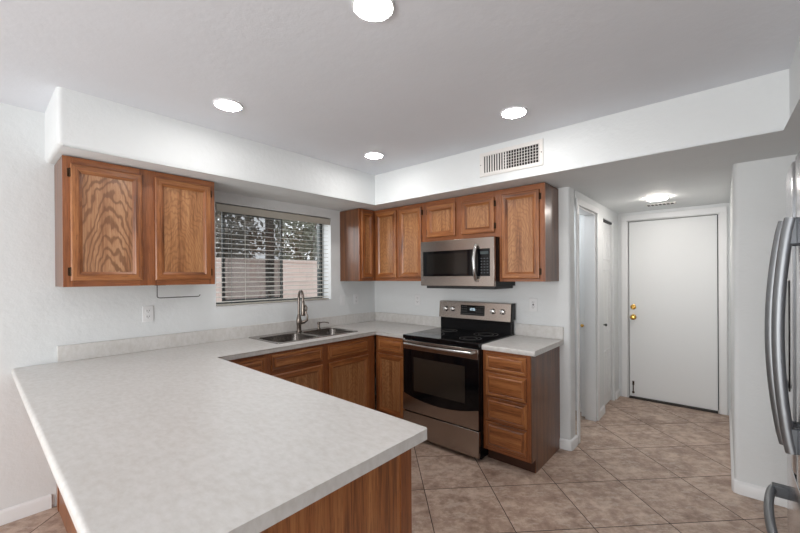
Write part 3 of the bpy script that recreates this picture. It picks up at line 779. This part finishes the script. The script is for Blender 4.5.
    for ch in '12:05':
        h = 0.011; w = 0.010; z0 = 1.112
        S = {'a': (x, x+w, z0+2*h-.002, z0+2*h), 'g': (x, x+w, z0+h-.001, z0+h+.001), 'd': (x, x+w, z0, z0+.002), 'f': (x, x+.002, z0+h, z0+2*h), 'e': (x, x+.002, z0, z0+h), 'b': (x+w-.002, x+w, z0+h, z0+2*h), 'c': (x+w-.002, x+w, z0, z0+h)}
        if ch == ':':
            for zz in (z0+.006, z0+.014): mb.box((x, yf(zz)-0.0022, zz), (x+.002, yf(zz)-0.0013, zz+.002))
            x += 0.006
        else:
            for q in seg[ch]:
                a, b, c, d = S[q]; mb.box((a, yf(c)-0.0022, c), (b, yf(c)-0.0013, d))
            x += 0.0145
    obj('clock_digits', mb, M_DIGIT, dp)
    for kx in (1.098, 1.180, 1.610, 1.706):
        mb = MB(); mb.lathe([(0.025, -0.002), (0.025, 0.006), (0.021, 0.010), (0.020, 0.024), (0.014, 0.027), (0.001, 0.027)], (kx, yf(zc), zc), '-y', 20)
        k_ = obj('knob', mb, M_HANDLE, cp, smooth=True)
        mb = MB(); mb.box((kx-0.005, yf(zc)-0.033, zc-0.019), (kx+0.005, yf(zc)-0.0272, zc+0.019)); obj('knob_grip', mb, M_HANDLE, k_, bev=0.002)
t_ = NT('oven_window_glass'); t_.set(Base_Color=(0.030, 0.024, 0.019, 1), Roughness=0.12); M_OVWIN = t_.m
M_MWSCR = simple('microwave_window_mesh', (0.010, 0.009, 0.008), 0.12)
stove()

# ------------------------------------------------------------------ microwave
def micro():
    x0, x1, z0, z1, yf = 1.0225, 1.7845, 1.338, 1.7635, -0.375
    r = thing('microwave_oven', ((x0+x1)/2, -0.19, z0), 'stainless over-the-range microwave with black window, under the short cabinet', 'microwave')
    mb = MB(); mb.box((x0+0.002, yf, z0+0.012), (x1, -0.002, z1)); obj('microwave_body', mb, M_BLACK, r)
    mb = MB(); mb.box((x0+0.04, yf+0.01, z0-0.012), (x1-0.02, -0.01, z0+0.0118)); obj('vent_underside', mb, M_DARKPL, r)
    yd = yf-0.030
    mb = MB(); mb.box((x0, yd, z0+0.012), (x1-0.0005, yf-0.0005, z1)); d = obj('microwave_door', mb, M_SS, r, bev=0.004)
    mb = MB(); mb.box((x0+0.030, yd-0.0015, z0+0.100), (x1-0.215, yd-0.0002, z1-0.095)); w = obj('door_window', mb, M_BLACKG, d)
    mb = MB(); mb.box((x0+0.075, yd-0.0022, z0+0.122), (x1-0.255, yd-0.0016, z1-0.120)); obj('window_screen', mb, M_MWSCR, w)
    mb = MB(); mb.box((x1-0.2145, yd-0.0015, z0+0.100), (x1-0.040, yd-0.0002, z1-0.095)); c = obj('control_panel', mb, M_BLACKG, d)
    mb = MB(); mb.box((x1-0.128, yd-0.0022, z1-0.142), (x1-0.052, yd-0.0016, z1-0.118)); obj('display', mb, simple('grey_lcd', srgb(62, 72, 74), 0.2), c)
    mb = MB()
    for i in range(3):
        for j in range(6):
            xx = x1-0.128+i*0.028; zz = z0+0.122+j*0.024; mb.box((xx+0.004, yd-0.0021, zz+0.003), (xx+0.018, yd-0.0016, zz+0.009))
    obj('button_legends', mb, simple('dim_legend', srgb(78, 82, 86), 0.5), c)
    p = []
    for k in range(15): t = k/14; p.append((x1-0.162, yd-0.014-0.038*math.sin(PI*t)**0.7, z0+0.062+(z1-z0-0.125)*t))
    mb = MB(); mb.tube([(x1-0.162, yd, z0+0.062)]+p+[(x1-0.162, yd, p[-1][2])], 0.011, 12, 1.0, 1.35); obj('door_handle', mb, M_HANDLE, d, smooth=True)
    mb = MB(); mb.box((1.365, yd-0.0006, z0+0.066), (1.425, yd-0.0002, z0+0.071)); obj('badge', mb, M_GREYT, d)
micro()

# ------------------------------------------------------------------ refrigerator
def fridge():
    yf, yn = -0.995, -1.905; ym = (yf+yn)/2
    r = thing('refrigerator', (3.78, ym, 0), 'stainless french-door refrigerator with bowed handles at the right edge', 'refrigerator')
    mb = MB(); mb.box((3.475, yn, 0.02), (4.18, yf, 1.80)); obj('fridge_body', mb, simple('grey_fridge_case', srgb(96, 98, 102), 0.5), r)
    mb = MB(); mb.box((3.45, yn+0.01, 0.0), (3.474, yf-0.01, 0.06)); obj('kick_grille', mb, M_DARKPL, r)
    def front(y): t = (y-ym)/(yf-ym); return 3.378 + 0.022*abs(t)**2.2
    def leaf(name, y0, y1, z0, z1, rz=0.0):
        n = 14; poly = []
        for k in range(n+1):
            y = y0+(y1-y0)*k/n; x = front(y)
            e = min(k, n-k)
            if e == 0: x += 0.012
            poly.append((x, y))
        poly += [(3.468, y1), (3.468, y0)]
        mb = MB(); mb.prism(poly, lambda p: (p[0], p[1], z0), lambda p: (p[0], p[1], z1)); return obj(name, mb, M_SSF, r, smooth=True, bev=0.002)
    fd = leaf('fridge_door', ym+0.003, yf, 0.775, 1.815)
    nd = leaf('fridge_door', yn, ym-0.003, 0.775, 1.815)
    fz = leaf('freezer_drawer', yn, yf, 0.075, 0.765)
    def vhandle(y, par, z0, z1):
        x_end, x_mid = front(y)-(0.012 if par is nd else 0.018), front(y)-(0.042 if par is nd else 0.052)
        p = []
        for k in range(21):
            t = k/20; z = z0+(z1-z0)*t; p.append((x_end-(x_end-x_mid)*math.sin(PI*t)**0.8, y, z))
        mb = MB(); mb.tube(p, 0.0135, 12, 1.25, 1.15); h = obj('door_handle', mb, M_GREYMETAL, par, smooth=True)
        for zz in (z0, z1-0.085):
            s = 1 if zz == z0 else -1
            fx = front(y)
            poly = [(fx+0.002, zz), (x_end-0.010, zz+(0.0 if s > 0 else 0.005)), (x_end-0.020, zz+0.08), (fx+0.002, zz+0.080)] if s > 0 else [(fx+0.002, zz), (x_end-0.020, zz), (x_end-0.008, zz+0.083), (fx+0.002, zz+0.085)]
            mb = MB(); mb.prism(poly, lambda p: (p[0], y-0.012, p[1]), lambda p: (p[0], y+0.012, p[1])); obj('handle_bracket', mb, M_BRACKET, h, bev=0.003)
    vhandle(ym+0.052, fd, 0.862, 1.620); vhandle(ym-0.050, nd, 0.870, 1.620)
    z = 0.605; p = []
    ya, yb = -1.17, -1.74
    for k in range(17):
        t = k/16; y = ya+(yb-ya)*t; p.append((3.345-0.026*math.sin(PI*t)**0.7, y, z))
    mb = MB(); mb.tube(p, 0.0135, 12, 1.2, 1.0); h = obj('drawer_handle', mb, M_GREYMETAL, fz, smooth=True)
    for y in (ya, yb):
        mb = MB(); mb.box((3.342, y-0.02, z-0.022), (front(y)+0.002, y+0.012, z+0.022)); obj('handle_bracket', mb, M_BRACKET, h, bev=0.003)
    mb = MB(); mb.box((front(-1.22)-0.006, -1.31, 1.02), (front(-1.22)+0.012, -1.13, 1.42)); dd = obj('dark_reflection_panel', mb, M_BLACKG, fd, bev=0.004)  # dark panel stands in for a dark reflection in the door
    mb = MB(); mb.box((front(-1.22)-0.012, -1.29, 1.03), (front(-1.22)-0.0065, -1.15, 1.045)); obj('panel_ledge', mb, M_BRACKET, dd)  # small ledge added at the foot of the reflection panel
fridge()

# ------------------------------------------------------------------ ceiling lights and vents
def downlight(name, loc, rad, lens, label, group=None, deep=1.0):
    r = thing(name, loc, label, 'ceiling light', group)
    c = Vector(loc)
    mb = MB(); n = 40
    prof = [(rad, 0.0), (rad, 0.006), (rad-0.006, 0.009), (rad*0.86, 0.006), (rad*0.86, 0.0)]
    mb.loft([[(c.x+q*math.cos(2*PI*k/n), c.y+q*math.sin(2*PI*k/n), c.z-0.0005-h) for k in range(n)] for q, h in prof], False, False)
    obj('trim_ring', mb, M_TRIM, r, smooth=True)
    mb = MB(); mb.lathe([(rad*0.855, 0.0005), (rad*0.855, 0.009*deep), (rad*0.8, 0.012*deep), (rad*0.5, 0.014*deep), (0.001, 0.015*deep)], loc, '-z', n); obj('light_lens', mb, lens, r, smooth=True)
    return r
a = downlight('recessed_light', (2.196, -2.200, ZC), 0.082, M_LAMP, 'recessed ceiling light nearest the camera, cut by the top of the photo', 'recessed ceiling lights')
dup(a, (0.966, -2.200, ZC), 'recessed ceiling light above the left end of the kitchen, near the left wall cabinet')
dup(a, (2.203, -0.953, ZC), 'recessed ceiling light just above the air vent on the soffit')
dup(a, (0.953, -0.953, ZC), 'small-looking recessed ceiling light nearest the soffit corner')
downlight('hall_light', (2.73, 1.02, ZS), 0.092, M_HLAMP, 'round ceiling light in the low hallway before the white door', deep=1.9)

def grille():
    T = lambda a, z, w: (a, -SR-w, z); x0, x1, z0, z1 = 1.709, 2.222, 2.238, 2.430
    r = thing('air_vent', ((x0+x1)/2, -SR, z0), 'white wall air register with dark louvres on the soffit above the oak cabinets', 'air vent')
    mb = MB(T); mb.ringframe(x0, x1, z0, z1, [(0, 0.0006), (0, 0.006), (0.004, 0.009), (0.024, 0.009), (0.030, 0.006), (0.030, 0.0012)]); obj('vent_frame', mb, M_VENT, r)
    mb = MB(T); mb.lbox(x0+0.029, x1-0.029, z0+0.029, z1-0.029, 0.0004, 0.0012); obj('duct_opening', mb, M_VENTIN, r)
    n = 22
    mb = MB()
    for i in range(n):
        x = x0+0.034+(x1-x0-0.068)*i/(n-1); a = math.radians(50 if i < n*0.45 else 8)
        dx, dy = 0.0042*math.sin(a), 0.0042*math.cos(a)
        pts = [(x-dx-0.0012, -SR-0.0070-dy*0), (x-dx+0.0012, -SR-0.0070), (x+dx+0.0012, -SR-0.0016), (x+dx-0.0012, -SR-0.0016)]
        if i < n*0.45: pts = [(x-0.0046, -SR-0.0068), (x-0.0030, -SR-0.0074), (x+0.0046, -SR-0.0024), (x+0.0030, -SR-0.0018)]
        mb.prism(pts, lambda p: (p[0], p[1], z0+0.031), lambda p: (p[0], p[1], z1-0.031))
    obj('vertical_louvres', mb, M_VENT, r)
    mb = MB(T)
    for j in range(5):
        z = z0+0.052+(z1-z0-0.104)*j/4; mb.lbox(x0+0.20, x1-0.031, z-0.0016, z+0.0016, 0.0014, 0.0040)
    obj('horizontal_louvres', mb, M_VENT, r)
    for x in (x0+0.012, x1-0.012):
        mb = MB(); mb.lathe([(0.004, 0), (0.004, 0.0015), (0.001, 0.002)], (x, -SR-0.009, (z0+z1)/2), '-y', 10); obj('screw', mb, M_HINGE, r)
grille()
hv = thing('ceiling_vent', (2.712, 1.44, ZS), 'small slotted vent in the hallway ceiling behind the hall light', 'air vent')
mb = MB(); mb.box((2.585, 1.38, ZS-0.006), (2.84, 1.50, ZS-0.0005)); obj('vent_frame', mb, M_VENT, hv, bev=0.002)
mb = MB()
for k in range(7): mb.box((2.60+0.033*k, 1.40, ZS-0.0072), (2.60+0.033*k+0.022, 1.48, ZS-0.0062))
obj('vent_slots', mb, M_SLOT, hv)

# ------------------------------------------------------------------ outlets and switches
def plate(T, a, z, kind, label, cat, group=None):
    r = thing({'o': 'power_outlet', 'g': 'power_outlet', 's': 'light_switch'}[kind], T(a, z-0.0575, 0), label, cat, group)
    mb = MB(T); mb.lbox(a-0.035, a+0.035, z-0.0575, z+0.0575, 0.0005, 0.006); p = obj('wall_plate', mb, M_PLATE, r, bev=0.003)
    if kind == 's':
        mb = MB(T); mb.lbox(a-0.016, a+0.016, z-0.033, z+0.033, 0.006, 0.0095); obj('rocker', mb, M_PLATE, r, bev=0.002)
    else:
        for s in (-1, 1):
            mb = MB(T); mb.lbox(a-0.0165, a+0.0165, z+s*0.021-0.014, z+s*0.021+0.014, 0.006, 0.0078); k = obj('socket', mb, M_PLATE, r, bev=0.003)
            mb = MB(T)
            for q, hh in ((-0.0075, 0.006), (0.0065, 0.005)): mb.lbox(a+q-0.0013, a+q+0.0013, z+s*0.021-hh+0.002, z+s*0.021+hh+0.002, 0.0078, 0.0082)
            mb.lbox(a-0.0028, a+0.0018, z+s*0.021-0.011, z+s*0.021-0.007, 0.0078, 0.0082); obj('socket_slots', mb, M_SLOT, k)
        if kind == 'g':
            mb = MB(T); mb.lbox(a-0.006, a+0.006, z-0.006, z+0.006, 0.006, 0.0085); obj('test_button', mb, M_SLOT, r)
    return r
TW, TR = T_WIN(0.0), T_RNG(0.0)
plate(TW, -2.365, 1.178, 'o', 'white double power outlet under the left wall cabinet', 'power outlet')
plate(TW, -0.515, 1.182, 's', 'blank white rocker switch between the window and the corner outlet', 'light switch')
plate(TW, -0.310, 1.180, 'o', 'white power outlet on the window wall beside the corner', 'power outlet')
plate(TR, 0.665, 1.180, 'o', 'white power outlet left of the oven on the range wall', 'power outlet')
plate(TR, 1.948, 1.185, 'g', 'white power outlet with dark buttons right of the oven', 'power outlet')
plate(lambda a, z, w: (a, 0.08-w, z), 3.435, 1.155, 's', 'white switch on the grey wall behind the refrigerator handles', 'light switch')

# paper towel holder
ph = thing('paper_towel_holder', (0.16, -2.20, 1.29), 'thin dark wire paper towel holder hanging empty under the left wall cabinet', 'paper towel holder')
mb = MB(); mb.tube([(0.16, -2.350, 1.3915), (0.16, -2.350, 1.31), (0.16, -2.346, 1.302), (0.16, -2.335, 1.298), (0.16, -2.075, 1.298), (0.16, -2.066, 1.303), (0.16, -2.062, 1.312)], 0.0035, 8); obj('wire_arm', mb, M_WIRE, ph, smooth=True)
mb = MB(); mb.box((0.145, -2.365, 1.3875), (0.175, -2.30, 1.3912)); obj('mounting_plate', mb, M_WIRE, ph)

# ------------------------------------------------------------------ outdoors beyond the window
def brickwall():
    t = NT('pinkish_block'); tc = t.n('ShaderNodeTexCoord').outputs['Object']
    sp = t.n('ShaderNodeSeparateXYZ'); t.l(tc, sp.inputs[0])
    br = t.n('ShaderNodeTexBrick'); t.l(t.comb(sp.outputs[1], sp.outputs[2], 0), br.inputs['Vector'])
    br.inputs['Scale'].default_value = 1; br.inputs['Brick Width'].default_value = 0.4; br.inputs['Row Height'].default_value = 0.2; br.inputs['Mortar Size'].default_value = 0.006
    br.inputs['Color1'].default_value = (*srgb(214, 196, 188), 1); br.inputs['Color2'].default_value = (*srgb(204, 186, 178), 1); br.inputs['Mortar'].default_value = (*srgb(188, 172, 164), 1)
    t.l(br.outputs['Color'], t.b.inputs['Base Color']); t.set(Roughness=0.9); return t.m
M_BLOCK = brickwall()
obj('ground', MB().box((-14, -9, -0.20), (-0.23, 14, -0.10)), simple('patio_ground', srgb(190, 176, 162), 0.9), structure=True)
bw = obj('garden_wall', MB().box((-5.2, -7, -0.10), (-5.0, 12, 1.80)).box((-5.23, -7, 1.8), (-4.97, 12, 1.86)), M_BLOCK)
tag(bw, 'pinkish block garden wall outside the sink window', 'garden wall')
po = obj('patio_post', MB().box((-2.10, -0.26, -0.10), (-2.00, -0.17, 2.6)), simple('dark_post', srgb(52, 40, 32), 0.8)); tag(po, 'dark wooden patio post seen through the left pane', 'post')
M_BARK = simple('bark', srgb(84, 70, 60), 0.9)
def leafmat(name, a, b):
    t = NT(name); rnd = t.n('ShaderNodeTexCoord').outputs['Object']; c = t.ramp(t.noise(rnd, 5, 2), [(0.3, a), (0.7, b)])
    t.l(c, t.b.inputs['Base Color']); t.set(Roughness=0.6); return t.m
LM = [leafmat('grey_green_leaves', srgb(88, 92, 78), srgb(136, 138, 122)), leafmat('dull_leaves', srgb(74, 66, 56), srgb(118, 108, 94))]
def tree(x, y, h, rad, seed, mat, label):
    rnd = random.Random(seed); r = thing('garden_tree', (x, y, -0.1), label, 'tree')
    mb = MB(); mb.tube([(x, y, -0.1), (x+0.05, y+0.05, 1.0), (x, y+0.1, h*0.55)], [0.11, 0.08, 0.06], 8)
    for k in range(5):
        a = k*1.3+seed; mb.tube([(x, y+0.05, h*0.42), (x+0.4*math.cos(a), y+0.4*math.sin(a), h*0.62), (x+0.8*rad*math.cos(a), y+0.8*rad*math.sin(a), h*0.85)], [0.05, 0.035, 0.015], 6)
    obj('trunk', mb, M_BARK, r)
    mb = MB()
    for k in range(2600):
        u = rnd.random()**0.45*rad; th = rnd.random()*2*PI; ph_ = math.acos(2*rnd.random()-1)
        c = Vector((x+u*math.sin(ph_)*math.cos(th), y+u*math.sin(ph_)*math.sin(th), h-rad*0.9+u*math.cos(ph_)*0.95))
        d = Vector((rnd.gauss(0, 1), rnd.gauss(0, 1), rnd.gauss(0, 1))).normalized(); e = d.orthogonal().normalized(); L = 0.05+0.05*rnd.random()
        q = [tuple(c-d*L), tuple(c+e*L*0.45), tuple(c+d*L), tuple(c-e*L*0.45)]
        mb.add(q, [(0, 1, 2, 3)], [[(0, 0)]*4])
    obj('foliage', mb, mat, r)
tree(-6.6, 1.0, 3.4, 1.15, 1, LM[1], 'brownish leafy tree behind the garden wall, seen through the left pane')
tree(-6.3, 3.5, 3.6, 1.25, 2, LM[0], 'grey-green tree behind the garden wall, seen through the right pane')
tree(-6.8, 5.9, 3.3, 1.3, 3, LM[0], 'grey-green tree behind the garden wall at the right edge of the window')
